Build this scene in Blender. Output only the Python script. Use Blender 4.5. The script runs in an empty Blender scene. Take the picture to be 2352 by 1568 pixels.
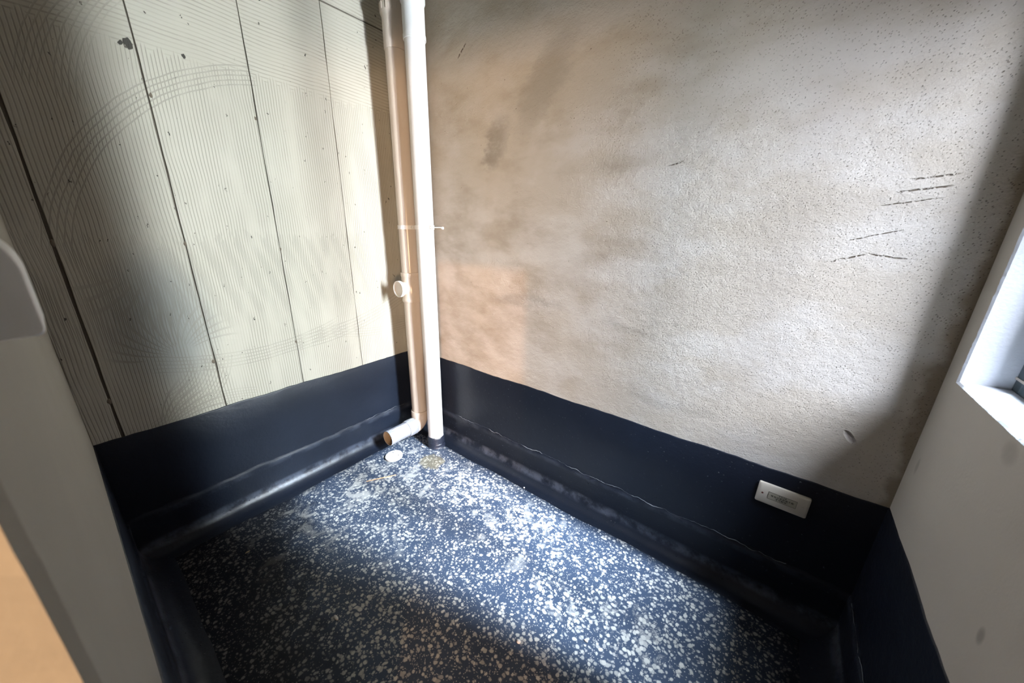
import bpy, bmesh, math, random
from mathutils import Vector, Matrix, noise as mnoise
random.seed(7)
C = bpy.context.scene.collection
SC = bpy.context.scene
PI = math.pi

# ------------------------------------------------------------------ camera
cam_d = bpy.data.cameras.new('camera')
cam = bpy.data.objects.new('camera', cam_d); C.objects.link(cam)
cam.location = (2.20663, -1.63574, 1.56530)
cam.rotation_euler = (1.26117364, -0.0183344344, 0.656582222)
cam_d.sensor_width = 36.0
cam_d.lens = 12.4322
cam_d.clip_start = 0.005
cam_d.dof.use_dof = True
cam_d.dof.focus_distance = 2.3
cam_d.dof.aperture_fstop = 3.2
SC.camera = cam

# ------------------------------------------------------------------ view, world, lights
SC.view_settings.view_transform = 'Standard'
SC.view_settings.look = 'None'
SC.view_settings.exposure = 0.0
SC.view_settings.gamma = 1.0
SC.view_settings.use_curve_mapping = False

W = bpy.data.worlds.new('overcast_sky'); SC.world = W; W.use_nodes = True
W.node_tree.nodes['Background'].inputs[0].default_value = (0.80, 0.88, 1.0, 1)
W.node_tree.nodes['Background'].inputs[1].default_value = 0.08

def aim(o, d):
    o.rotation_euler = Vector(d).to_track_quat('-Z', 'Y').to_euler()

def area(name, loc, d, sx, sy, power, col, falloff=None):
    l = bpy.data.lights.new(name, 'AREA'); l.shape = 'RECTANGLE'; l.size = sx; l.size_y = sy
    l.energy = power; l.color = col
    o = bpy.data.objects.new(name, l); C.objects.link(o); o.location = loc; aim(o, d)
    if falloff:
        l.use_nodes = True
        nt = l.node_tree
        em = next(n for n in nt.nodes if n.type == 'EMISSION')
        f = nt.nodes.new('ShaderNodeLightFalloff'); f.inputs['Strength'].default_value = falloff[1]
        nt.links.new(f.outputs[falloff[0]], em.inputs['Strength'])
    return o

# daylight through the narrow window in the right wall
area('window_daylight', (3.40, -0.27, 1.78), (-1, 0, -0.1), 0.045, 1.1, 1.0, (0.93, 0.96, 1.0), ('Constant', 26.0))
area('window_skylight', (3.40, -0.63, 2.16), (-1, 0.25, -0.35), 0.54, 0.9, 1.0, (0.84, 0.86, 1.0), ('Constant', 70.0))
area('window_high_sky', (3.80, -0.15, 3.40), (-1, -0.1, -1.4), 0.09, 1.5, 1.0, (0.78, 0.86, 1.0), ('Constant', 112.0))
# warm light from the far side of the hall behind the door opening
area('hall_light', (9.5, -8.5, 0.6), (-0.9, 1, 0.06), 6.0, 1.0, 1900, (1.0, 0.66, 0.40))
sun_d = bpy.data.lights.new('low_sun', 'SUN'); sun_d.energy = 1.5; sun_d.angle = 0.02; sun_d.color = (1.0, 0.50, 0.24)
sun = bpy.data.objects.new('low_sun', sun_d); C.objects.link(sun); sun.location = (5, -5, 4); aim(sun, (-1.6, 1.69, -0.68))

# ------------------------------------------------------------------ node expression helper
class V:
    """A shader value: python operators build math nodes."""
    def __init__(s, g, sock): s.g = g; s.sock = sock
    def _b(s, op, o, r=False): return s.g.m(op, *((o, s) if r else (s, o)))
    def __add__(s, o): return s._b('ADD', o)
    __radd__ = __add__
    def __sub__(s, o): return s._b('SUBTRACT', o)
    def __rsub__(s, o): return s._b('SUBTRACT', o, True)
    def __mul__(s, o): return s._b('MULTIPLY', o)
    __rmul__ = __mul__
    def __truediv__(s, o): return s._b('DIVIDE', o)
    def __rtruediv__(s, o): return s._b('DIVIDE', o, True)

class G:
    def __init__(g, name):
        g.mat = bpy.data.materials.new(name); g.mat.use_nodes = True
        g.nt = g.mat.node_tree; g.nt.nodes.clear()
        g.out = g.nt.nodes.new('ShaderNodeOutputMaterial')
        g.bs = g.nt.nodes.new('ShaderNodeBsdfPrincipled')
        g.nt.links.new(g.bs.outputs[0], g.out.inputs[0])
        g.tc = g.nt.nodes.new('ShaderNodeTexCoord')
        sx = g.nt.nodes.new('ShaderNodeSeparateXYZ'); g.nt.links.new(g.tc.outputs['Object'], sx.inputs[0])
        g.x, g.y, g.z = (V(g, sx.outputs[i]) for i in range(3))
        g.p = g.tc.outputs['Object']
    def plug(g, v, inp):
        if isinstance(v, V): g.nt.links.new(v.sock, inp)
        elif hasattr(v, 'links'): g.nt.links.new(v, inp)
        elif isinstance(v, (tuple, list)):
            inp.default_value = tuple(v) + ((1,) if len(v) == 3 and len(inp.default_value) == 4 else ())
        else: inp.default_value = v
    def m(g, op, *a):
        n = g.nt.nodes.new('ShaderNodeMath'); n.operation = op
        for i, v in enumerate(a): g.plug(v, n.inputs[i])
        return V(g, n.outputs[0])
    def vec(g, x, y, z):
        n = g.nt.nodes.new('ShaderNodeCombineXYZ')
        for i, v in enumerate((x, y, z)): g.plug(v, n.inputs[i])
        return n.outputs[0]
    def ss(g, a, b, v):
        n = g.nt.nodes.new('ShaderNodeMapRange'); n.interpolation_type = 'SMOOTHSTEP'
        g.plug(v, n.inputs[0]); g.plug(a, n.inputs[1]); g.plug(b, n.inputs[2])
        n.inputs[3].default_value = 0; n.inputs[4].default_value = 1
        return V(g, n.outputs[0])
    def inv(g, a, b, v): return 1 - g.ss(a, b, v)
    def noise(g, scale, detail=2, rough=0.5, vec=None, dist=0):
        n = g.nt.nodes.new('ShaderNodeTexNoise')
        g.plug(vec if vec is not None else g.p, n.inputs['Vector'])
        n.inputs['Scale'].default_value = scale; n.inputs['Detail'].default_value = detail
        n.inputs['Roughness'].default_value = rough; n.inputs['Distortion'].default_value = dist
        return V(g, n.outputs[0])
    def vor(g, scale, vec=None, rnd=1.0, feature='F1', out='Distance'):
        n = g.nt.nodes.new('ShaderNodeTexVoronoi'); n.feature = feature
        g.plug(vec if vec is not None else g.p, n.inputs['Vector'])
        n.inputs['Scale'].default_value = scale; n.inputs['Randomness'].default_value = rnd
        d = V(g, n.outputs['Distance'])
        s = g.nt.nodes.new('ShaderNodeSeparateColor'); g.nt.links.new(n.outputs['Color'], s.inputs[0])
        return d, V(g, s.outputs[0]), V(g, s.outputs[1])
    def sin(g, v): return g.m('SINE', v)
    def abs(g, v): return g.m('ABSOLUTE', v)
    def max(g, a, b): return g.m('MAXIMUM', a, b)
    def min(g, a, b): return g.m('MINIMUM', a, b)
    def sqrt(g, v): return g.m('SQRT', v)
    def mix(g, f, a, b):
        n = g.nt.nodes.new('ShaderNodeMix'); n.data_type = 'RGBA'
        g.plug(f, n.inputs[0]); g.plug(a, n.inputs[6]); g.plug(b, n.inputs[7])
        return n.outputs[2]
    def bump(g, h, strength=1.0, dist=0.01, prev=None):
        n = g.nt.nodes.new('ShaderNodeBump'); n.inputs['Strength'].default_value = strength
        n.inputs['Distance'].default_value = dist; g.plug(h, n.inputs['Height'])
        if prev is not None: g.nt.links.new(prev, n.inputs['Normal'])
        g.nt.links.new(n.outputs[0], g.bs.inputs['Normal'])
        return n.outputs[0]
    def ell(g, u, v, cu, cv, ru, rv, ang=0.0):
        """soft ellipse mask on two coordinates"""
        c, s = math.cos(ang), math.sin(ang)
        du = u - cu; dv = v - cv
        a = (du * c + dv * s) / ru; b = (dv * c - du * s) / rv
        return g.inv(0.0, 1.0, a * a + b * b)
    def seg(g, u, v, x0, y0, x1, y1, w, wob=None):
        """thin line mask between two points"""
        L = math.hypot(x1 - x0, y1 - y0); dx, dy = (x1 - x0) / L, (y1 - y0) / L
        du = u - x0; dv = v - y0
        t = du * dx + dv * dy; d = dv * dx - du * dy
        if wob is not None: d = d + wob
        tt = t / L
        body = g.min(g.ss(0.0, 0.15, tt), g.inv(0.8, 1.0, tt))
        return g.inv(w * 0.4, w, g.abs(d)) * body
    def set(g, base=None, rough=None, spec=None, metal=None, coat=None):
        if base is not None: g.plug(base, g.bs.inputs['Base Color'])
        if rough is not None: g.plug(rough, g.bs.inputs['Roughness'])
        if spec is not None: g.plug(spec, g.bs.inputs['Specular IOR Level'])
        if metal is not None: g.plug(metal, g.bs.inputs['Metallic'])
        if coat is not None: g.plug(coat, g.bs.inputs['Coat Weight'])
        return g.mat

# ------------------------------------------------------------------ materials
def mat_combed():
    g = G('combed_concrete'); Y, Z = g.y, g.z
    yz = g.vec(0.0, Y, Z)
    slow = g.noise(1.6, 2, vec=yz); wob = g.noise(7, 2, vec=yz)
    fine = g.noise(60, 3, vec=yz)
    def comb(coord, period, sharp0=0.25, sharp1=0.95):
        return g.ss(sharp0, sharp1, g.sin(coord * (2 * PI / period)))
    # scalloped upper end of the vertical strokes
    scal = g.abs(g.sin(Y * 62 + wob * 6)) * 0.035
    zb = 2.205 + (slow - 0.5) * 0.12 + scal
    low = g.ss(-0.012, 0.012, zb - Z)
    vline = comb(Y + (slow - 0.5) * 0.045 + (g.noise(2.5, 2, vec=yz) - 0.5) * 0.014, 0.0122)
    fade = g.ss(0.30, 0.55, g.noise(5, 2, vec=g.vec(0.0, Y * 2.2, Z * 0.5)))
    vline = vline * (0.35 + 0.65 * fade)
    hline = comb(Z + Y * 0.02 + (slow - 0.5) * 0.05 + (wob - 0.5) * 0.006, 0.0165) * (0.35 + 0.65 * g.ss(0.35, 0.6, g.noise(4, 2, vec=g.vec(0.0, Y * 0.5, Z * 2.5))))
    lines = vline * low * 0.85 + hline * (1 - low) * 0.7
    # second pass of strokes half way down
    zb2 = 1.47 + (g.noise(3.1, 2, vec=yz) - 0.5) * 0.10 + g.abs(g.sin(Y * 75 + wob * 9)) * 0.05
    b2 = g.ss(-0.01, 0.01, zb2 - Z) * g.ss(1.0, 1.16, Z + (slow - 0.5) * 0.2) * g.ss(-0.30, -0.36, Y)
    v2 = comb(Y + (slow - 0.5) * 0.05 + Z * 0.05, 0.0104)
    lines = g.max(lines, v2 * b2 * 0.7)
    # arcs drawn by the comb
    def arc(cy, cz, r0, r1, period, a_lo, a_hi, amt):
        du = Y - cy; dv = Z - cz
        r = g.sqrt(du * du + dv * dv) + (wob - 0.5) * 0.012
        a = g.m('ARCTAN2', dv, du)
        msk = g.ss(r0 - 0.004, r0 + 0.004, r) * g.inv(r1 - 0.004, r1 + 0.004, r) * g.ss(a_lo, a_lo + 0.05, a) * g.inv(a_hi - 0.05, a_hi, a)
        return comb(r, period, 0.35, 0.98) * msk * amt
    for A in ((-0.62, 1.26, 0.955, 1.045, 0.018, 1.75, 2.96, 0.75),
              (-0.75, 1.90, 0.66, 0.73, 0.016, 2.3, 3.05, 0.6),
              (-0.80, 1.85, 0.72, 0.78, 0.016, 2.35, 2.95, 0.5),
              (-0.85, 2.6, 1.66, 1.76, 0.020, 4.7 - 2 * PI, 5.45 - 2 * PI, 0.7),
              (-1.05, 2.2, 1.27, 1.37, 0.018, 4.4 - 2 * PI, 5.1 - 2 * PI, 0.7),
              (-0.20, 2.4, 1.50, 1.57, 0.017, 4.35 - 2 * PI, 4.9 - 2 * PI, 0.6),
              (-1.25, 0.20, 0.46, 0.54, 0.015, 1.2, 2.1, 0.45),
              (-1.48, 0.95, 0.16, 0.34, 0.015, 5.0 - 2 * PI, 6.2 - 2 * PI, 0.7),
              (-0.05, 1.35, 0.42, 0.47, 0.014, 3.4 - 2 * PI, 4.9 - 2 * PI, 0.5)):
        lines = g.max(lines, arc(*A))
    # strokes fanning out from one spot
    def fan(cy, cz, r0, r1, n, a_lo, a_hi, amt):
        du = Y - cy; dv = Z - cz
        r = g.sqrt(du * du + dv * dv); a = g.m('ARCTAN2', dv, du) + r * 1.6
        return g.ss(0.2, 0.9, g.sin(a * n)) * g.ss(r0, r0 + 0.02, r) * g.inv(r1 - 0.08, r1, r + (wob - 0.5) * 0.08) * g.ss(a_lo, a_lo + 0.1, a) * g.inv(a_hi - 0.1, a_hi, a) * amt
    for F_ in ((-1.33, 0.965, 0.04, 0.27, 34, 0.4, 3.6, 0.75), (-1.38, 1.40, 0.10, 0.30, 26, -2.6, -0.6, 0.5), (-1.47, 0.60, 0.05, 0.30, 40, 0.2, 1.7, 0.75)):
        lines = g.max(lines, fan(*F_))
    # air holes
    d, r1, r2 = g.vor(24, vec=g.vec(0.0, Y * 1.3 + (fine - 0.5) * 0.03, Z + (g.noise(75, 2, vec=yz) - 0.5) * 0.04))
    hole = g.inv(0.04, 0.11, d) * g.ss(0.62, 0.66, r1)
    d2, q1, q2 = g.vor(8, vec=g.vec(3.0, Y * 1.4 + (fine - 0.5) * 0.05, Z + Y * 0.2 + (g.noise(66, 2, vec=yz) - 0.5) * 0.05))
    hole = g.max(hole, g.inv(0.03, 0.075, d2) * g.ss(0.55, 0.58, q1))
    for e in ((-1.239, 2.221, 0.018, 0.024), (-1.26, 2.216, 0.010, 0.012), (-1.071, 2.232, 0.008, 0.014)):
        hole = g.max(hole, g.ss(0.15, 0.45, g.ell(Y + (fine - 0.5) * 0.02, Z + (g.noise(50, 2, vec=yz) - 0.5) * 0.03, *e)))
    blot = g.noise(2.3, 4, 0.6, vec=yz)
    stain = g.ss(0.52, 0.72, g.noise(1.1, 3, vec=g.vec(5.0, Y, Z * 0.6)))
    patch = g.ell(Y, Z, -1.37, 1.12, 0.24, 0.40) * 0.75
    base = g.mix(blot, (0.39, 0.365, 0.305), (0.50, 0.475, 0.405))
    base = g.mix(stain * 0.45, base, (0.30, 0.31, 0.28))
    base = g.mix(patch, base, (0.24, 0.25, 0.25))
    base = g.mix(lines * (0.30 + 0.35 * fade), base, (0.20, 0.185, 0.155))
    base = g.mix(hole * 0.92, base, (0.03, 0.028, 0.025))
    h = fine * 0.12 - lines * 0.55 - hole * 1.5 + blot * 0.3
    g.bump(h, 0.6, 0.003)
    return g.set(base, 0.85, 0.25)

def mat_plaster():
    g = G('rough_plaster'); X, Z = g.x, g.z
    xz = g.vec(X, 0.0, Z)
    big = g.noise(1.5, 4, 0.6, vec=g.vec(X * 0.8, 3.0, Z * 1.5)); mid = g.noise(5, 4, 0.6, vec=g.vec(X * 0.7 + Z * 0.15, 1.0, Z * 1.5))
    grain = g.noise(150, 3, 0.65, vec=xz); lump = g.noise(34, 3, 0.6, vec=g.vec(X * 0.7 + Z * 0.5, 0.0, Z * 1.1 - X * 0.4))
    # small pits dragged by the trowel
    u = X * 0.62 + Z * 0.62; v = Z * 1.1 - X * 1.1
    d, r1, r2 = g.vor(105, vec=g.vec(u, 0.0, v))
    dens = g.ss(0.40, 0.70, g.noise(2.6, 3, vec=xz) * 0.6 + g.ss(0.6, 2.0, X) * 0.4)
    pit = g.inv(0.04, 0.21, d) * g.ss(0.96, 1.03, r1 + dens * 0.44)
    d2, q1, q2 = g.vor(26, vec=g.vec(u + 3.0, 0.0, v))
    pit = g.max(pit, g.inv(0.02, 0.085, d2) * g.ss(0.84, 0.88, q1))
    d3, t1, t2 = g.vor(150, vec=g.vec(u + 7.0, 0.0, v))
    pit = g.max(pit, g.inv(0.05, 0.30, d3) * g.ss(0.90, 1.0, t1 + dens * 0.55 - 0.25) * 0.7)
    wb = (g.noise(40, 2, vec=xz) - 0.5) * 0.012
    brk = g.ss(0.36, 0.58, g.noise(90, 3, vec=xz))
    sc = None
    for s in ((2.44, 1.725, 2.545, 1.735, 0.0032), (2.415, 1.69, 2.54, 1.705, 0.0032), (2.39, 1.652, 2.535, 1.675, 0.0020),
              (2.34, 1.545, 2.47, 1.585, 0.0022), (2.31, 1.475, 2.40, 1.507, 0.0035), (2.40, 1.507, 2.50, 1.495, 0.0028),
              (1.73, 1.815, 1.80, 1.830, 0.0035), (0.55, 2.44, 0.62, 2.50, 0.005)):
        t = g.seg(X, Z, *s, wob=wb * 0.5) * brk
        sc = t if sc is None else g.max(sc, t)
    gouge = g.ell(X + wb, Z, 2.505, 0.868, 0.030, 0.013, -0.9)
    st = g.ss(0.44, 0.62, big * 0.5 + mid * 0.5)
    wx = X + (lump - 0.5) * 0.10 + (mid - 0.5) * 0.25; wz = Z + (mid - 0.5) * 0.2
    smear = g.ell(wx, wz, 0.83, 2.0, 0.09, 0.17, -0.35) * g.ss(0.30, 0.60, lump * 0.35 + mid * 0.65) * 0.8
    smear = g.max(smear, g.ell(wx, wz, 1.12, 2.22, 0.30, 0.13, 0.9) * 0.5)
    smear = g.max(smear, g.ell(X, Z, 1.55, 1.85, 0.20, 0.06, 0.1) * 0.35 * mid)
    smear = g.max(smear, g.ell(X, Z, 1.05, 1.17, 0.30, 0.05, 0.05) * 0.5 * g.ss(0.4, 0.6, mid))
    smear = g.max(smear, g.ell(X, Z, 1.75, 1.14, 0.30, 0.06, 0.0) * 0.45 * g.ss(0.4, 0.6, mid))
    smear = g.max(smear, g.ell(X, Z, 1.9, 0.80, 0.25, 0.05, 0.0) * 0.4 * g.ss(0.4, 0.6, mid))
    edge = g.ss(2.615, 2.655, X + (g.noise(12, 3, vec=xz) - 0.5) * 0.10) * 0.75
    base = g.mix(big, (0.41, 0.35, 0.27), (0.57, 0.535, 0.495))
    base = g.mix(st * 0.62 * g.inv(0.7, 2.6, X - Z * 0.6 + 0.6), base, (0.30, 0.245, 0.185))
    base = g.mix(g.ss(0.42, 0.66, g.noise(3.2, 4, 0.6, vec=g.vec(X * 0.8, 7.0, Z * 1.4))) * 0.40, base, (0.66, 0.64, 0.62))
    base = g.mix(g.ss(1.45, 2.35, Z + (big - 0.5) * 0.9 - (X - 1.3) * 0.15) * 0.45, base, (0.37, 0.295, 0.20))  # upper wall browner: warm ambient light painted into the colour
    base = g.mix(smear * 0.7, base, (0.17, 0.15, 0.125))
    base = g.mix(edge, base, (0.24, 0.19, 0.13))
    base = g.mix(g.max(pit * 0.75, sc), base, (0.12, 0.095, 0.07))
    base = g.mix(gouge * 0.6, base, (0.25, 0.22, 0.22))
    h = grain * 0.55 + lump * 1.0 - pit * 1.1 - sc * 1.2 + big * 1.2 - gouge * 3.0
    g.bump(h, 0.75, 0.0045)
    return g.set(base, 0.9, 0.2)

def mat_smooth(name, c0, c1, spots=()):
    g = G(name)
    n1 = g.noise(2.2, 4, 0.6); n2 = g.noise(120, 3)
    base = g.mix(n1, c0, c1)
    u, v = (g.y, g.z)
    for s in spots:
        base = g.mix(g.ell(u, v, *s[:4]) * s[4], base, (0.10, 0.085, 0.065))
    g.bump(n2 * 0.4 + n1 * 0.8, 0.35, 0.004)
    return g.set(base, 0.75, 0.3)

def mat_membrane():
    g = G('black_waterproof_coating')
    n1 = g.noise(5, 4, 0.6); n2 = g.noise(90, 3, 0.6); n3 = g.noise(22, 3, 0.5)
    d, r1, r2 = g.vor(55)
    blob = g.inv(0.05, 0.20, d) * g.ss(0.70, 0.74, r1)
    base = g.mix(n1, (0.006, 0.0085, 0.015), (0.011, 0.016, 0.029))
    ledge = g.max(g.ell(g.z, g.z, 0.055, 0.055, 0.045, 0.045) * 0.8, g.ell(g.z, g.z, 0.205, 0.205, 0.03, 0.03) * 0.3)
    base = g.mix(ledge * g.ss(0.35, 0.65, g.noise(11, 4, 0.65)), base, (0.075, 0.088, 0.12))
    h = n2 * 0.35 + n3 * 0.9 + blob * 1.6
    g.bump(h, 0.6, 0.0035)
    return g.set(base, 0.32 + 0.12 * n1, 0.36)

def mat_floor():
    g = G('wet_black_floor_coating'); X, Y = g.x, g.y
    xy = g.vec(X, Y, 0.0)
    n1 = g.noise(3.0, 4, 0.6, vec=xy); n2 = g.noise(9, 4, 0.6, vec=xy); n3 = g.noise(26, 3, 0.6, vec=xy)
    wv = g.vec(X + (n3 - 0.5) * 0.014 + (n2 - 0.5) * 0.05, Y + (n2 - 0.5) * 0.03 - (n3 - 0.5) * 0.01, 0.0)
    dens = g.ss(0.34, 0.60, n2 * 0.45 + n1 * 0.55)
    d, r1, r2 = g.vor(56, vec=wv, rnd=0.85)
    rad = 0.17 + r2 * 0.20 + dens * 0.14
    n4 = g.noise(15, 5, 0.7, vec=xy, dist=0.5)
    def patch(cx, cy, rx, ry): return g.ell(X, Y, cx, cy, rx, ry)
    big = g.max(g.max(patch(1.70, -0.585, 0.20, 0.10), patch(1.99, -0.50, 0.22, 0.15)), g.max(patch(1.36, -0.33, 0.42, 0.20), patch(0.85, -0.32, 0.45, 0.22)))
    big = g.max(big, patch(0.42, -0.62, 0.36, 0.26))
    rad = rad + big * (n4 - 0.38) * 0.9
    sp = g.inv(rad - 0.12, rad + 0.10, d) * g.ss(0.10, 0.20, r1 + dens * 0.4) * (0.55 + 0.45 * r1)
    d2, s1, s2 = g.vor(120, vec=wv)
    sp2 = g.inv(0.10, 0.38, d2) * g.ss(0.30, 0.36, s1 + dens * 0.2) * 0.75
    lit_band = g.ss(0.0, 0.55, g.ell(X + (n2 - 0.5) * 0.25, Y + (n2 - 0.5) * 0.25, 1.15, -0.50, 1.75, 1.0, -0.12))  # spots and film fade outside the lit band: shade painted into the colour
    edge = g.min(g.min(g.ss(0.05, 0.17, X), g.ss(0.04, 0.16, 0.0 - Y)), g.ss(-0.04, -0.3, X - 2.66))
    sp = g.max(sp, sp2)
    # run together patches of lime near the corner and along the middle
    blot = g.ss(0.55, 0.66, g.noise(8, 5, 0.65, vec=wv, dist=0.6))
    near = g.max(g.inv(0.30, 1.0, g.sqrt((X - 0.3) * (X - 0.3) + (Y + 0.5) * (Y + 0.5))), g.ell(X, Y, 1.30, -0.38, 0.55, 0.30))
    lime = g.max(blot * near * 0.7, g.ss(0.50, 0.72, n4) * g.ss(0.25, 0.7, big) * 0.8)
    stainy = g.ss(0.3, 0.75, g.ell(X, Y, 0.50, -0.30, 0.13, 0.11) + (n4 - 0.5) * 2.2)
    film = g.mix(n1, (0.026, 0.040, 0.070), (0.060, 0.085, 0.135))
    film = g.mix(edge * lit_band, (0.008, 0.010, 0.016), film)
    sp = sp * (0.25 + 0.75 * lit_band)
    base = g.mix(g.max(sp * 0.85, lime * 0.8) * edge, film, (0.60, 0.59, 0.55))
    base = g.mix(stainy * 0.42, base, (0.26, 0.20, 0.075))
    rough = 0.34 + 0.35 * g.max(sp, lime)
    h = n3 * 0.5 + g.noise(120, 2, vec=xy) * 0.2 + sp * 0.3
    g.bump(h, 0.35, 0.002)
    return g.set(base, rough, 0.12)

def mat_plain(name, col, rough=0.5, spec=0.5, metal=0.0, bump=0.0, scale=60, var=0.06):
    g = G(name); n = g.noise(scale, 3)
    n0 = g.noise(6, 3)
    lo = tuple(c * (1 - var) for c in col); hi = tuple(min(1, c * (1 + var)) for c in col)
    if bump: g.bump(n, bump, 0.002)
    return g.set(g.mix(n0, lo, hi), rough, spec, metal)

def mat_pipe(name, col, dirt=(0.35, 0.30, 0.24)):
    g = G(name)
    n = g.noise(5, 3)
    base = g.mix(n, tuple(c * 0.96 for c in col), col)
    d, r1, r2 = g.vor(50)
    low = g.inv(0.1, 0.55, g.z)
    sp = g.inv(0.05, 0.14, d) * g.ss(0.6, 0.65, r1) * low
    base = g.mix(sp * 0.8, base, dirt)
    return g.set(base, 0.22, 0.5)

def mat_smeared(name, col):
    g = G(name)
    n = g.noise(14, 4, 0.7, vec=g.vec(g.x * 2, g.y * 0.5, g.z * 2))
    sm = g.ss(0.50, 0.60, n)
    base = g.mix(sm * 0.8, col, (0.62, 0.62, 0.61))
    d, r1, r2 = g.vor(22, vec=g.vec(g.x, g.y * 0.5, g.z))
    base = g.mix(g.inv(0.05, 0.13, d) * g.ss(0.72, 0.75, r1), base, (0.03, 0.03, 0.05))
    g.bump(sm, 0.4, 0.001)
    return g.set(base, 0.35 + 0.3 * sm, 0.5)

def mat_glass():
    g = G('window_glass')
    tr = g.nt.nodes.new('ShaderNodeBsdfTransparent'); tr.inputs[0].default_value = (0.93, 0.96, 0.96, 1)
    gl = g.nt.nodes.new('ShaderNodeBsdfGlossy'); gl.inputs['Roughness'].default_value = 0.03
    lw = g.nt.nodes.new('ShaderNodeLayerWeight'); lw.inputs['Blend'].default_value = 0.5
    fr = g.m('MULTIPLY', g.m('POWER', V(g, lw.outputs['Facing']), 4.0), 0.7) + 0.04
    mx = g.nt.nodes.new('ShaderNodeMixShader')
    g.nt.links.new(fr.sock, mx.inputs[0]); g.nt.links.new(tr.outputs[0], mx.inputs[1]); g.nt.links.new(gl.outputs[0], mx.inputs[2])
    g.nt.links.new(mx.outputs[0], g.out.inputs[0]); g.nt.nodes.remove(g.bs)
    return g.mat

M = dict(
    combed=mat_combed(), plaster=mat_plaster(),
    joint=mat_plain('joint_mortar', (0.12, 0.105, 0.085), 0.95, 0.1, bump=0.8, scale=90, var=0.3),
    plug=mat_plain('plug_mortar', (0.15, 0.125, 0.095), 0.95, 0.1, bump=0.8, scale=120, var=0.3),
    smooth_r=mat_smooth('smooth_grey_plaster', (0.50, 0.46, 0.41), (0.58, 0.54, 0.485), ((-0.654, 0.799, 0.016, 0.026, 0.45), (-0.464, 1.125, 0.04, 0.035, 0.25), (-0.07, 0.86, 0.014, 0.035, 0.3))),
    smooth_f=mat_smooth('pale_jamb_plaster', (0.31, 0.29, 0.245), (0.39, 0.365, 0.31)),
    reveal=mat_plain('white_reveal_plaster', (0.54, 0.56, 0.60), 0.85, 0.2, bump=0.7, scale=110),
    ceil=mat_plain('raw_concrete_ceiling', (0.34, 0.33, 0.30), 0.9, 0.2, bump=0.6, scale=50),
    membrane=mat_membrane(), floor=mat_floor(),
    dust=mat_plain('dusty_seam_edge', (0.20, 0.22, 0.24), 0.8, 0.3, bump=0.5, var=0.4),
    pipe=mat_pipe('white_plastic_pipe', (0.84, 0.84, 0.84)),
    cream=mat_pipe('cream_plastic_pipe', (0.64, 0.555, 0.475)),
    white=mat_plain('white_plastic', (0.86, 0.86, 0.85), 0.3, 0.5, var=0.02),
    smear=mat_smeared('smeared_white_plastic', (0.30, 0.31, 0.36)),
    inside=mat_plain('cream_plastic_inside', (0.52, 0.40, 0.28), 0.5, 0.4),
    sleeve=mat_plain('black_fibre_wrap', (0.02, 0.026, 0.045), 0.35, 0.6, bump=1.0, scale=160, var=0.3),
    frame=mat_plain('dark_grey_aluminium', (0.030, 0.045, 0.052), 0.35, 0.5, var=0.1),
    gasket=mat_plain('black_rubber', (0.012, 0.012, 0.013), 0.6, 0.3),
    edge=mat_plain('bare_frame_edge', (0.42, 0.36, 0.30), 0.4, 0.5),
    glass=mat_glass(),
    plate=mat_plain('ivory_plastic_plate', (0.74, 0.69, 0.60), 0.35, 0.5, var=0.03),
    label=mat_plain('beige_label', (0.50, 0.47, 0.38), 0.5, 0.4, var=0.03),
    ink=mat_plain('black_ink', (0.03, 0.03, 0.028), 0.6, 0.3),
    rust=mat_plain('rusty_screw', (0.10, 0.02, 0.015), 0.6, 0.4),
    steel=mat_plain('zinc_steel', (0.70, 0.72, 0.70), 0.35, 0.5, 0.6),
    bamboo=mat_plain('pale_bamboo', (0.72, 0.42, 0.22), 0.5, 0.4, var=0.15),
    crumb=mat_plain('white_plaster_crumb', (0.75, 0.76, 0.76), 0.7, 0.3, bump=0.6),
    tan=mat_plain('tan_crumb', (0.45, 0.36, 0.22), 0.8, 0.3, bump=0.6),
    hall=mat_plain('hall_concrete', (0.16, 0.15, 0.135), 0.9, 0.2),
)

# ------------------------------------------------------------------ mesh helpers
def obj(name, bm, mat, parent=None, smooth=None, loc=None):
    me = bpy.data.meshes.new(name)
    bmesh.ops.recalc_face_normals(bm, faces=bm.faces[:])
    if smooth is not None:
        for f in bm.faces: f.smooth = True
        for e in bm.edges:
            if len(e.link_faces) == 2 and e.calc_face_angle(0) > math.radians(smooth): e.smooth = False
    bm.to_mesh(me); bm.free()
    o = bpy.data.objects.new(name, me); C.objects.link(o)
    me.materials.append(mat)
    if parent is not None: o.parent = parent
    if loc is not None: o.location = loc
    return o

def struct(o): o['kind'] = 'structure'; return o

def thing(name, label, cat, loc=(0, 0, 0), rot=(0, 0, 0), group=None):
    o = bpy.data.objects.new(name, None); o.empty_display_size = 0.05; C.objects.link(o)
    o.location = loc; o.rotation_euler = rot
    return tag(o, label, cat, group)

def tag(o, label, cat, group=None):
    o['label'] = label; o['category'] = cat
    if group: o['group'] = group
    return o

def box(bm, x0, x1, y0, y1, z0, z1, bev=0.0, seg=2):
    vs = [bm.verts.new((x, y, z)) for x in (x0, x1) for y in (y0, y1) for z in (z0, z1)]
    idx = ((0, 1, 3, 2), (4, 6, 7, 5), (0, 4, 5, 1), (2, 3, 7, 6), (0, 2, 6, 4), (1, 5, 7, 3))
    fs = [bm.faces.new([vs[i] for i in q]) for q in idx]
    if bev:
        es = list({e for f in fs for e in f.edges})
        bmesh.ops.bevel(bm, geom=es, offset=bev, segments=seg, affect='EDGES', profile=0.6)

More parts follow.
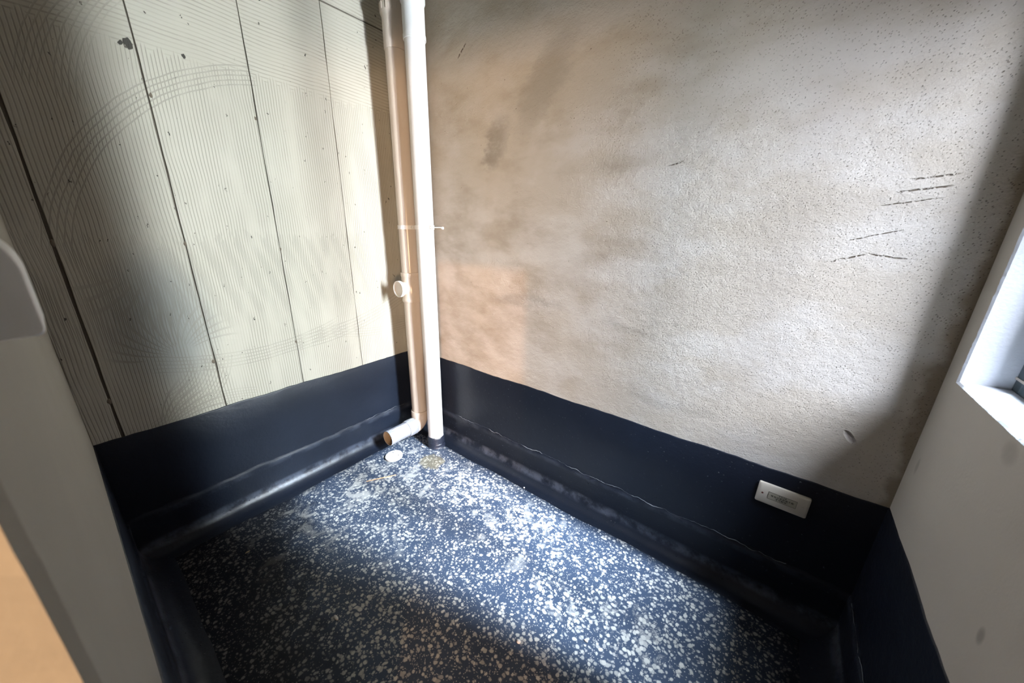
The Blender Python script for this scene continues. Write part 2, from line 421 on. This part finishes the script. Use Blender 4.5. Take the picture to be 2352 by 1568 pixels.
def lathe(bm, prof, n=40, mat=None, close=False):
    """revolve (r, z) profile about local Z, then apply matrix"""
    rings = []
    mat = mat or Matrix()
    for r, z in prof:
        if r < 1e-6: rings.append([bm.verts.new(mat @ Vector((0, 0, z)))])
        else: rings.append([bm.verts.new(mat @ Vector((r * math.cos(2 * PI * i / n), r * math.sin(2 * PI * i / n), z))) for i in range(n)])
    pairs = list(zip(rings, rings[1:])) + ([(rings[-1], rings[0])] if close else [])
    for a, b in pairs:
        for i in range(n):
            j = (i + 1) % n
            if len(a) == 1 and len(b) == 1: continue
            if len(a) == 1: bm.faces.new((a[0], b[i], b[j]))
            elif len(b) == 1: bm.faces.new((a[i], a[j], b[0]))
            else: bm.faces.new((a[i], a[j], b[j], b[i]))

def sweep(bm, pts, rad, n=32, cap=True, rfun=None):
    """tube along points"""
    rings = []
    for i, p in enumerate(pts):
        p = Vector(p)
        t = (Vector(pts[min(i + 1, len(pts) - 1)]) - Vector(pts[max(i - 1, 0)])).normalized()
        ref = Vector((1, 0, 0)) if abs(t.x) < 0.9 else Vector((0, 0, 1))
        a = t.cross(ref).normalized(); b = t.cross(a).normalized()
        r = rfun(i) if rfun else rad
        rings.append([bm.verts.new(p + a * r * math.cos(2 * PI * k / n) + b * r * math.sin(2 * PI * k / n)) for k in range(n)])
    for a, b in zip(rings, rings[1:]):
        for k in range(n):
            j = (k + 1) % n; bm.faces.new((a[k], a[j], b[j], b[k]))
    if cap:
        bm.faces.new(rings[0]); bm.faces.new(rings[-1][::-1])

AX_Y = Matrix.Rotation(PI / 2, 4, 'X')      # local +Z -> -Y

DX, DF, H = 2.66277, 1.68663, 2.92           # right wall, front wall, ceiling
MT, SE = 0.6435, 0.2216                      # top of the black coating, its overlap

# ------------------------------------------------------------------ setting
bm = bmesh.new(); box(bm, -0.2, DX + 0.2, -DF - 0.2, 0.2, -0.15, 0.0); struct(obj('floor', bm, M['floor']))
bm = bmesh.new(); box(bm, -0.2, DX + 0.2, -DF - 0.2, 0.2, H, H + 0.15); struct(obj('ceiling', bm, M['ceil']))
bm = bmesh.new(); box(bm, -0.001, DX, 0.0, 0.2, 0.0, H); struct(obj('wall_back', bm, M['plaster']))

# left wall: backing with cast panels separated by open joints
bm = bmesh.new(); box(bm, -0.2, -0.007, -DF, 0.2, 0.0, H); wall_left = struct(obj('wall_left', bm, M['joint']))
def wavy_panel(y0, y1, z0, z1, seed, n=44):
    rnd = random.Random(seed); b = bmesh.new()
    def jit(k): return (mnoise.noise(Vector((seed * 3.1, k * 0.35, 0))) * 0.0026 + mnoise.noise(Vector((seed * 7.7, k * 1.9, 4))) * 0.0012)
    loop = []
    for i in range(n): loop.append((y0 + jit(i), z0 + (z1 - z0) * i / n))
    loop.append((y0 + jit(n), z1))
    loop.append((y1 + jit(200 + n), z1))
    for i in range(n, 0, -1): loop.append((y1 + jit(200 + i - 1), z0 + (z1 - z0) * (i - 1) / n))
    front = [b.verts.new((0.0, y, z)) for y, z in loop]
    rim = [b.verts.new((-0.0015, y, z)) for y, z in loop]
    back = [b.verts.new((-0.0065, y, z)) for y, z in loop]
    cy = (y0 + y1) / 2
    for v in front: v.co.y += 0.0012 if v.co.y < cy else -0.0012
    b.faces.new(front)
    for A, B in ((front, rim), (rim, back)):
        for i in range(len(loop)):
            j = (i + 1) % len(loop); b.faces.new((A[i], A[j], B[j], B[i]))
    return b
ys = [0.0, -0.446, -0.833, -1.219, -1.597, -DF]
gap = [0, 0.0013, 0.0017, 0.0028, 0.0048, 0]
for i in range(5):
    a, b_ = ys[i] - gap[i] * 1.0, ys[i + 1] + gap[i + 1] * 1.0
    obj('panel', wavy_panel(b_, a, 0.02, 2.672, i + 1), M['combed'], wall_left)
    obj('panel', wavy_panel(b_, a, 2.680, H, i + 11, 8), M['combed'], wall_left)
def blob(c, r, seed, sq=(0.35, 1, 1.3), sub=2):
    b = bmesh.new(); bmesh.ops.create_icosphere(b, subdivisions=sub, radius=1)
    for v in b.verts:
        k = 1 + 0.35 * mnoise.noise(v.co * 1.7 + Vector((seed * 5.3, 0, 0)))
        v.co = Vector((v.co.x * sq[0], v.co.y * sq[1], v.co.z * sq[2])) * r * k + Vector(c)
    return b
for k, (y, z, r) in enumerate(((-1.208, 2.055, .013), (-0.84, 2.053, .012), (-1.22, 1.47, .013), (-1.226, .897, .014), (-0.829, 1.434, .010),
                               (-0.835, .906, .012), (-0.451, 2.054, .008), (-0.452, 1.348, .008), (-0.45, 0.9, .008), (-1.597, 1.48, .014), (-1.60, .82, .014))):
    obj('mortar_plug', blob((-0.003, y, z), r * .62, k, (.6, .9, 1.6)), M['plug'], wall_left, smooth=60)

# right wall with the window opening
WY0, WY1, WZ0, WZ1 = -0.51, -0.0905, 1.160, 2.14
bm = bmesh.new()
X0, X1 = DX, DX + 0.22
for a in ((X0, X1, -DF - 0.013, WY0, 0.0, H), (X0, X1, WY1, 0.2, 0.0, H), (X0, X1, WY0, WY1, 0.0, WZ0), (X0, X1, WY0, WY1, WZ1, H)): box(bm, *a)
bmesh.ops.remove_doubles(bm, verts=bm.verts, dist=1e-5)
wall_right = struct(obj('wall_right', bm, M['smooth_r']))
# plaster lining of the reveal, its edge crumbled
def lining(f0, f1, n=50, th=0.003):
    """strip between two edge curves u->point, thick th along the normal axis given by points"""
    pass
def reveal_piece(kind):
    b = bmesh.new(); n = 140; rows = []
    for i in range(n + 1):
        t = i / n; j = mnoise.noise(Vector((t * 38, 3.3 if kind == 'sill' else 9.1, 0))) * 0.0007 + mnoise.noise(Vector((t * 9, 1, 2))) * 0.0005 + mnoise.noise(Vector((t * 110, 4, 2))) * 0.0012
        if kind == 'sill':
            y = WY1 - t * (WY1 - WY0); row = [(DX - 0.002 + j, y, WZ0 + 0.001), (DX + 0.003, y, WZ0 + 0.006), (DX + 0.11, y, WZ0 + 0.008), (DX + 0.11, y, WZ0 - 0.001)]
        else:
            z = WZ0 + t * (WZ1 - WZ0); row = [(DX - 0.002 + j, WY1 - 0.001, z), (DX + 0.003, WY1 - 0.004, z), (DX + 0.11, WY1 - 0.004, z), (DX + 0.11, WY1 + 0.001, z)]
        rows.append([b.verts.new(p) for p in row])
    for A, B in zip(rows, rows[1:]):
        for k in range(3): b.faces.new((A[k], A[k + 1], B[k + 1], B[k]))
    return b
obj('window_sill', reveal_piece('sill'), M['reveal'], wall_right)
obj('window_reveal', reveal_piece('side'), M['reveal'], wall_right)

# front wall left of the door opening, with its lintel
AR = 1.832
bm = bmesh.new(); n = 90; cols = []
for i in range(n + 1):
    z = 2.10 * i / n
    j = mnoise.noise(Vector((z * 21, 0, 5))) * 0.0035 + mnoise.noise(Vector((z * 70, 2, 5))) * 0.0015
    cols.append([bm.verts.new(p) for p in ((-0.2, -DF, z), (AR - 0.10, -DF, z), (AR - 0.012 + j * 0.5, -DF, z), (AR + j, -DF - 0.006, z), (AR, -DF - 0.03, z), (AR, -DF - 0.2, z), (-0.2, -DF - 0.2, z))])
for A, B in zip(cols, cols[1:]):
    for k in range(6): bm.faces.new((A[k], A[k + 1], B[k + 1], B[k]))
bm.faces.new(cols[0]); bm.faces.new(cols[-1][::-1])
box(bm, -0.2, DX + 0.2, -DF - 0.2, -DF, 2.10, H)
wall_front = struct(obj('wall_front', bm, M['smooth_f']))

# ------------------------------------------------------------------ black coating turned up the walls
def skirting(name, length, place, seed, t0=0.0):
    """place(s, off, z) maps run length, offset from wall and height to a point"""
    b = bmesh.new(); n = int(length / 0.018); rows = []
    for i in range(n + 1):
        s = length * i / n
        def nz(f, k): return mnoise.noise(Vector((s * f, seed * 4.7 + k, 0)))
        top = MT + nz(5, 0) * 0.006 + nz(22, 1) * 0.0025
        se = SE + nz(4, 2) * 0.012 + nz(19, 3) * 0.007 + nz(60, 7) * 0.003
        R = 0.070 + nz(2.5, 4) * 0.018 + nz(9, 8) * 0.004
        th = 0.004 + nz(11, 5) * 0.0007
        t2 = 0.0105 + nz(13, 6) * 0.002
        prof = [(0.0, top + 0.001), (th * 0.7, top - 0.001), (th, top - 0.004), (th, (top + se) / 2), (th + 0.0005, se + 0.012), (th + 0.001, se + 0.004), (t2, se - 0.004), (t2 + 0.001, se - 0.02), (t2, (se + R) / 2 + 0.02)]
        for k in range(7):
            a = PI / 2 * k / 6; q = R
            prof.append((t2 + q - q * math.cos(a), 0.002 + q - q * math.sin(a)))
        prof.append((t2 + R + 0.03, 0.0005))
        rows.append([b.verts.new(place(s, o, z)) for o, z in prof])
    for A, B in zip(rows, rows[1:]):
        for k in range(len(A) - 1): b.faces.new((A[k], A[k + 1], B[k + 1], B[k]))
    return struct(obj(name, b, M['membrane'], smooth=35))
sk_left = skirting('baseboard_left', DF, lambda s, o, z: (o, -s, z), 1)
sk_back = skirting('baseboard_back', DX, lambda s, o, z: (s, -o, z), 2)
sk_right = skirting('baseboard_right', DF, lambda s, o, z: (DX - o, -s, z), 3)
sk_front = skirting('baseboard_front', AR - 0.01, lambda s, o, z: (s, -DF + o, z), 4)

def crack(parent, length, place, seed, w0=0.0022, s0=0.0, name='seam_edge'):
    b = bmesh.new(); pts = []; n = int(length / 0.007); ws = []
    for i in range(n + 1):
        s = s0 + length * i / n
        def nz(f, k): return mnoise.noise(Vector((s * f, seed * 9.3 + k, 0)))
        pts.append(place(s, 0.0088 + 0.001 * nz(30, 1), SE + 0.006 + nz(4, 2) * 0.010 + nz(17, 3) * 0.010 + nz(55, 4) * 0.005))
        ws.append(max(0.0002, w0 * (0.45 + 1.1 * nz(12, 5) + 0.5 * nz(45, 6))))
    sweep(b, pts, 0.002, 5, True, lambda i: ws[i])
    return obj(name, b, M['dust'], parent, smooth=60)
crack(sk_back, 2.0, lambda s, o, z: (s, -o, z), 2, 0.0017, 0.45)
crack(sk_right, 0.75, lambda s, o, z: (DX - o, -s, z), 3, 0.0018, 0.05)
crack(sk_left, 0.55, lambda s, o, z: (o, -s, z), 1, 0.0010, 0.15)

# ------------------------------------------------------------------ window
win = struct(bpy.data.objects.new('window_1', None)); C.objects.link(win); win.location = (DX + 0.095, WY1, WZ0)
FX0, FX1 = 0.0, 0.06
def frame_ring(b, y0, y1, z0, z1, w, xa, xb):
    box(b, xa, xb, y0, y0 + w, z0, z1, 0.003); box(b, xa, xb, y1 - w, y1, z0, z1, 0.003)
    box(b, xa, xb, y0 + w, y1 - w, z0, z0 + w, 0.003); box(b, xa, xb, y0 + w, y1 - w, z1 - w, z1, 0.003)
ww, wh = WY0 - WY1, WZ1 - WZ0
b = bmesh.new(); frame_ring(b, ww, -0.004, 0.008, wh, 0.040, FX0, FX1); obj('frame', b, M['frame'], win)
b = bmesh.new(); box(b, -0.002, 0.0, ww, -0.004, 0.040, 0.047, 0.0005); obj('frame_edge', b, M['edge'], win)
b = bmesh.new(); frame_ring(b, ww + 0.04, -0.044, 0.048, wh - 0.04, 0.006, FX0 + 0.01, FX1 - 0.012); obj('gasket', b, M['gasket'], win)
TZ = 0.56
b = bmesh.new(); box(b, 0.012, 0.05, -0.234, -0.213, TZ, wh - 0.04, 0.002); obj('meeting_stile', b, M['frame'], win)
b = bmesh.new(); box(b, 0.012, 0.05, ww + 0.04, -0.044, TZ - 0.022, TZ, 0.002); obj('transom', b, M['frame'], win)
for y0, y1, z0, z1 in ((ww + 0.045, -0.234, TZ, wh - 0.045), (-0.213, -0.05, TZ, wh - 0.045), (ww + 0.045, -0.05, 0.053, TZ - 0.022)):
    b = bmesh.new(); box(b, 0.028, 0.033, y0, y1, z0, z1); obj('pane', b, M['glass'], win)

# ------------------------------------------------------------------ pipes
WXY = (0.37, -0.14); BXY = (0.20, -0.145); R = 0.055
def collar(z0, z1, r0, r1, chamf=0.004):
    return [(r0, z0), (r1 - chamf * .5, z0), (r1, z0 + chamf), (r1, z1 - chamf), (r1 - chamf * .5, z1), (r0, z1)]
# white drain pipe
wp = thing('drain_pipe', 'white plastic drain pipe nearest the plaster wall, standing straight in the floor', 'pipe', (WXY[0], WXY[1], 0))
b = bmesh.new(); lathe(b, [(R, 0.03), (R, 2.56)], 56); obj('pipe', b, M['pipe'], wp, smooth=40)
b = bmesh.new(); lathe(b, [(R - .002, 2.515), (R + .0045, 2.515), (R + .006, 2.519), (R + .006, 2.535), (R + .0035, 2.545), (R + .0035, 2.668), (R + .0095, 2.680), (R + .0095, 2.715), (R + .006, 2.720), (R, 2.720)], 56)
obj('coupling', b, M['white'], wp, smooth=30)
b = bmesh.new(); lathe(b, [(R, 2.71), (R, H)], 56); obj('upper_pipe', b, M['pipe'], wp, smooth=40)
b = bmesh.new()
prof = [(R + .0005, 0.085)]
for i in range(14): prof.append((R + .0035 + .0022 * (i % 2) + random.random() * .0015, 0.083 - i * 0.006))
prof.append((R + .012, 0.001))
lathe(b, prof, 48)
for v in b.verts:
    k = mnoise.noise(v.co * 90) * .002; v.co.x *= 1 + k * 12; v.co.y *= 1 + k * 12
    if v.co.z > .08: v.co.z += mnoise.noise(v.co * 30) * .008
sl = obj('foot_wrap', b, M['sleeve'], wp, smooth=50); sl['label'] = 'black fibrous sealing wrap'

# cream stack pipe with a cleanout tee and a side outlet at its foot
bp = thing('stack_pipe', 'cream plastic stack pipe in the corner with round cleanout and side outlet', 'pipe', (BXY[0], BXY[1], 0))
b = bmesh.new(); lathe(b, [(R, 0.22), (R, 1.12)], 56); obj('pipe', b, M['cream'], bp, smooth=40)
b = bmesh.new(); lathe(b, [(R, 1.24), (R, 2.56)], 56); obj('pipe', b, M['cream'], bp, smooth=40)
b = bmesh.new(); lathe(b, [(R, 2.70), (R, H)], 56); obj('pipe', b, M['cream'], bp, smooth=40)
b = bmesh.new(); lathe(b, [(R - .002, 2.505), (R + .003, 2.505), (R + .0045, 2.508), (R + .0045, 2.65), (R + .012, 2.668), (R + .013, 2.672), (R + .013, 2.712), (R + .010, 2.716), (R, 2.716)], 56)
cp = obj('coupling', b, M['cream'], bp, smooth=30)
for k in range(14):
    a = 2 * PI * k / 14
    b = bmesh.new(); box(b, -0.0025, 0.0025, -0.0035, 0.0, 2.676, 2.708, 0.0008)
    o = obj('grip_rib', b, M['cream'], cp); o.rotation_euler = (0, 0, a); o.location = ((R + .0125) * math.sin(a), -(R + .0125) * math.cos(a), 0)
# tee
b = bmesh.new()
lathe(b, [(R - .002, 1.075), (R + .0065, 1.075), (R + .008, 1.079), (R + .008, 1.093), (R + .0055, 1.098), (R + .0055, 1.112), (R + .004, 1.116), (R + .004, 1.240), (R + .0055, 1.244), (R + .008, 1.25), (R + .008, 1.268), (R + .0065, 1.272), (R - .002, 1.272)], 56)
tee = obj('cleanout_tee', b, M['cream'], bp, smooth=30)
b = bmesh.new()
lathe(b, [(0.044, 0.035), (0.044, 0.083), (0.047, 0.085), (0.047, 0.090)], 44, Matrix.Translation((0, 0, 1.17)) @ AX_Y); obj('branch', b, M['cream'], tee, smooth=35)
b = bmesh.new()
lathe(b, [(0.048, 0.084), (0.0525, 0.084), (0.0535, 0.086), (0.0535, 0.104), (0.052, 0.106), (0.047, 0.106), (0.0455, 0.105), (0.0450, 0.099), (0.0405, 0.0985), (0.0395, 0.095), (0.0, 0.0945)], 48, Matrix.Translation((0, 0, 1.17)) @ AX_Y)
o = obj('cleanout_cap', b, M['white'], tee, smooth=30); o['label'] = 'round white screw cap'
# elbow at the foot
EZ, BR = 0.130, 0.062
b = bmesh.new(); pts = []
for i in range(15):
    a = PI / 2 * i / 14
    pts.append((0, -BR + BR * math.cos(a), EZ + BR - BR * math.sin(a)))
sweep(b, pts, R + .004, 44, False); 
lathe(b, collar(EZ + BR - .004, EZ + BR + .050, R - .002, R + .0075), 48)
obj('elbow', b, M['cream'], bp, smooth=35)
b = bmesh.new(); lathe(b, collar(BR - .004, BR + .068, R - .002, R + .0065), 48, Matrix.Translation((0, 0, EZ)) @ AX_Y)
st = obj('outlet_socket', b, M['smear'], bp, smooth=30)
b = bmesh.new(); lathe(b, [(R, BR + .03), (R, 0.285), (R - .0012, 0.287), (R - .0040, 0.287)], 52, Matrix.Translation((0, 0, EZ)) @ AX_Y)
o = obj('outlet_pipe', b, M['smear'], bp, smooth=30); o['label'] = 'open white pipe end smeared with putty'
b = bmesh.new(); lathe(b, [(R - .0040, 0.287), (R - .0050, 0.284), (R - .0050, 0.07), (0.0, 0.07)], 52, Matrix.Translation((0, 0, EZ)) @ AX_Y)
o = obj('outlet_bore', b, M['inside'], bp, smooth=30); o['label'] = 'brown inside of the open pipe end'

# clamps round both pipes
def clamp(pipe, dy, z, wall_dx):
    b = bmesh.new()
    lathe(b, [(R + .0004, -.012), (R + .0044, -.012), (R + .0044, -.009), (R + .0030, -.0085), (R + .0030, .0085), (R + .0044, .009), (R + .0044, .012), (R + .0004, .012)], 48, close=True)
    t = obj('pipe_clamp', b, M['white'], pipe, smooth=30, loc=(0, 0, z))
    for sgn in (-1, 1):
        b = bmesh.new(); x = sgn * (R + .003)
        box(b, x - .004 if sgn < 0 else x - .006, x + .012 if sgn > 0 else x + .006, - .010, - .003, -.012, .012, .001)
        box(b, x - .004 if sgn < 0 else x - .006, x + .012 if sgn > 0 else x + .006, + .003, + .010, -.012, .012, .001)
        obj('ear', b, M['white'], t)
        b = bmesh.new(); lathe(b, [(0, -.016), (.0035, -.016), (.0035, .016), (0, .016)], 12, Matrix.Translation((x + sgn * .006, 0, 0)) @ AX_Y); obj('bolt', b, M['steel'], t, smooth=40)
    b = bmesh.new(); lathe(b, [(0, 0.0), (.0038, 0.0), (.0038, dy - R - .002), (0, dy - R - .002)], 12, Matrix.Translation((wall_dx, dy, 0)) @ AX_Y); obj('wall_screw', b, M['steel'], t, smooth=40)
    b = bmesh.new(); lathe(b, [(0, -.003), (.0085, -.003), (.0085, .006), (.006, .014), (0, .014)], 14, Matrix.Translation((wall_dx, dy, -.003)) @ AX_Y); obj('wall_plug', b, M['white'], t, smooth=40)
clamp(wp, 0.14, 1.561, 0.012)
clamp(bp, 0.145, 1.559, 0.0)

# ------------------------------------------------------------------ earthing box cover plate
pl = thing('terminal_box_cover', 'ivory printed cover plate on the black coating of the back wall', 'cover plate', (2.376, -0.004, 0.528), (0, 0.012, 0))
b = bmesh.new()
def rrect(hw, hh, r, y, n=5):
    out = []
    for cx, cz, a0 in ((hw - r, hh - r, 0), (-hw + r, hh - r, PI / 2), (-hw + r, -hh + r, PI), (hw - r, -hh + r, 3 * PI / 2)):
        for k in range(n):
            a = a0 + PI / 2 * k / (n - 1); out.append((cx + r * math.cos(a), y, cz + r * math.sin(a)))
    return out
def loft(b, loops, cap0=True, cap1=True):
    rs = [[b.verts.new(p) for p in L] for L in loops]
    for A, B in zip(rs, rs[1:]):
        for k in range(len(A)):
            j = (k + 1) % len(A); b.faces.new((A[k], A[j], B[j], B[k]))
    if cap0: b.faces.new(rs[0])
    if cap1: b.faces.new(rs[-1][::-1])
loft(b, [rrect(.086, .0475, .006, 0.004), rrect(.086, .0475, .006, -0.006), rrect(.0845, .046, .006, -0.009), rrect(.0775, .039, .004, -0.0125)])
obj('cover', b, M['plate'], pl, smooth=25)
b = bmesh.new(); box(b, -.047, .047, -.0132, -.0120, -.0155, .0165); lb = obj('label', b, M['label'], pl)
b = bmesh.new()
for a in ((-.0475, .0475, -.016, -.0152), (-.0475, .0475, .0162, .017), (-.0475, -.0467, -.016, .017), (.0467, .0475, -.016, .017)): box(b, a[0], a[1], -.0136, -.0128, a[2], a[3])
obj('label_border', b, M['ink'], lb)
def text(body, size, x, z, y=-.01335, parent=lb, spacing=1.0):
    cu = bpy.data.curves.new('printed_text', 'FONT'); cu.body = body; cu.size = size; cu.align_x = 'CENTER'; cu.align_y = 'CENTER'
    cu.space_character = spacing; cu.extrude = 0.0001; cu.resolution_u = 2; cu.offset = 0.0001
    t = bpy.data.objects.new('tmp', cu); C.objects.link(t)
    bpy.context.view_layer.update()
    me = bpy.data.meshes.new_from_object(t.evaluated_get(bpy.context.evaluated_depsgraph_get()))
    bpy.data.objects.remove(t)
    o = bpy.data.objects.new('printed_text', me); C.objects.link(o); me.materials.clear(); me.materials.append(M['ink'])
    o.parent = parent; o.location = (x, y, z); o.rotation_euler = (PI / 2, 0, 0)
    return o
text('TD28', .0095, 0, .0105, spacing=1.25)
text('\u7b49\u7535\u4f4d\u8054\u7ed3\u7aef\u5b50\u7bb1', .0088, 0, .0012, spacing=1.18)
text('\u4e0d\u53ef\u89e6\u52a8\uff01', .0088, .002, -.0082, spacing=1.10)
for sx, mt, lab in ((-.067, 'rust', 'dark rusty screw head'), (.067, 'plate', None)):
    b = bmesh.new(); lathe(b, [(0, .0148), (.0028, .0145), (.0036, .0132), (.0036, .011)], 16, AX_Y); o = obj('screw', b, M[mt], pl, smooth=40); o.location = (sx, 0, .001)
    if lab: o['label'] = lab

# ------------------------------------------------------------------ switch box on the front wall, close to the camera
sw = thing('switch_box', 'white plastic switch box with rounded top on the near left wall', 'switch', (1.607, -DF, 1.458))
def side_outline():
    D, Hh, r, rt = 0.038, 0.098, 0.007, 0.026
    out = [(0, 0)]
    for k in range(7): a = -PI / 2 + PI / 2 * k / 6; out.append((D - r + r * math.cos(a), r + r * math.sin(a)))
    for k in range(13): a = PI / 2 * k / 12; out.append((D - rt + rt * math.cos(a), Hh - rt * 1.5 + rt * 1.5 * math.sin(a)))
    out.append((0, Hh)); return out
b = bmesh.new(); loops = []
for x, ins in ((-.043, .0035), (-.0395, .0), (.0395, .0), (.0425, .0015), (.043, .004)):
    loops.append([(x, max(0, y - ins), z if y == 0 else (z + ins if z < .05 else z - ins * .6)) for y, z in side_outline()])
loft(b, loops); obj('housing', b, M['white'], sw, smooth=35)

# ------------------------------------------------------------------ small things lying on the floor
lid = thing('plastic_lid', 'round white plastic lid lying on the floor below the open outlet', 'lid', (0.256, -0.430, 0.003), (math.radians(2.5), math.radians(-2.0), 0.5))
b = bmesh.new(); lathe(b, [(0, 0.0), (.056, 0.0), (.0585, .002), (.0595, .010), (.0585, .0135), (.0555, .0140), (.0530, .0135), (.0520, .0110), (0, .0110)], 52); obj('disc', b, M['white'], lid, smooth=30)
for a, r, s in ((0.3, .03, .004), (2.2, .038, .005), (3.9, .012, .003), (5.0, .05, .0045)):
    b = blob((r * math.cos(a), r * math.sin(a), .0112), s, a, (1.6, .7, .12), 1); obj('tar_spot', b, M['ink'], lid)
stick = bmesh.new(); sweep(stick, [(-.091, 0, 0), (-.03, .0005, .0004), (.03, -.0005, .0003), (.091, 0, .0006)], .0024, 10, True, lambda i: (.0021, .0026, .0027, .0024)[i])
o = obj('wooden_stick', stick, M['bamboo'], smooth=40); o.location = (.385, -.615, .0032); o.rotation_euler = (0, 0, math.atan2(.156, .093))
tag(o, 'thin pale bamboo stick lying on the black floor before the white lid', 'stick')
for i, (x, y, r, mt, lab, sq) in enumerate((
    (1.003, -1.231, .0085, 'crumb', 'small white plaster crumb alone on the dark front part of the floor', (1.6, .8, .6)),
    (.352, -1.345, .006, 'tan', 'tiny tan crumb on the dark floor near the left wall', (.5, 1.8, .5)),
    (.315, -.225, .010, 'crumb', 'white plaster crumb on the floor between the two pipes', (1.5, .7, .5)),
    (1.16, -.105, .006, 'crumb', 'small white crumb at the foot of the back wall', (1.0, .8, .7)),
    (1.42, -.27, .0055, 'crumb', 'small white crumb among the lime spots in the middle of the floor', (.6, 1.5, .6)),
    (1.865, -.66, .0065, 'crumb', 'small white crumb at the near end of the lime spots', (1.3, .7, .6)),
    (1.655, -.83, .008, 'crumb', 'largest white crumb low in the middle foreground of the floor', (1.2, .9, .6)))):
    o = obj('plaster_crumb', blob((0, 0, 0), r, i + 20, sq, 2), M[mt], smooth=50); o.location = (x, y, r * sq[2] * .9); tag(o, lab, 'crumb', 'crumbs on the floor')

bm = bmesh.new(); box(bm, DX + 0.22, 6.0, -1.55, -1.35, -0.15, 3.6); struct(obj('wall_light_block', bm, M['hall']))  # unseen wall, added to keep the hall light out of the window

# hall floor outside the door opening
bm = bmesh.new(); box(bm, -0.5, 6.0, -6.0, -DF - 0.2, -0.15, -0.01); struct(obj('floor', bm, M['hall']))
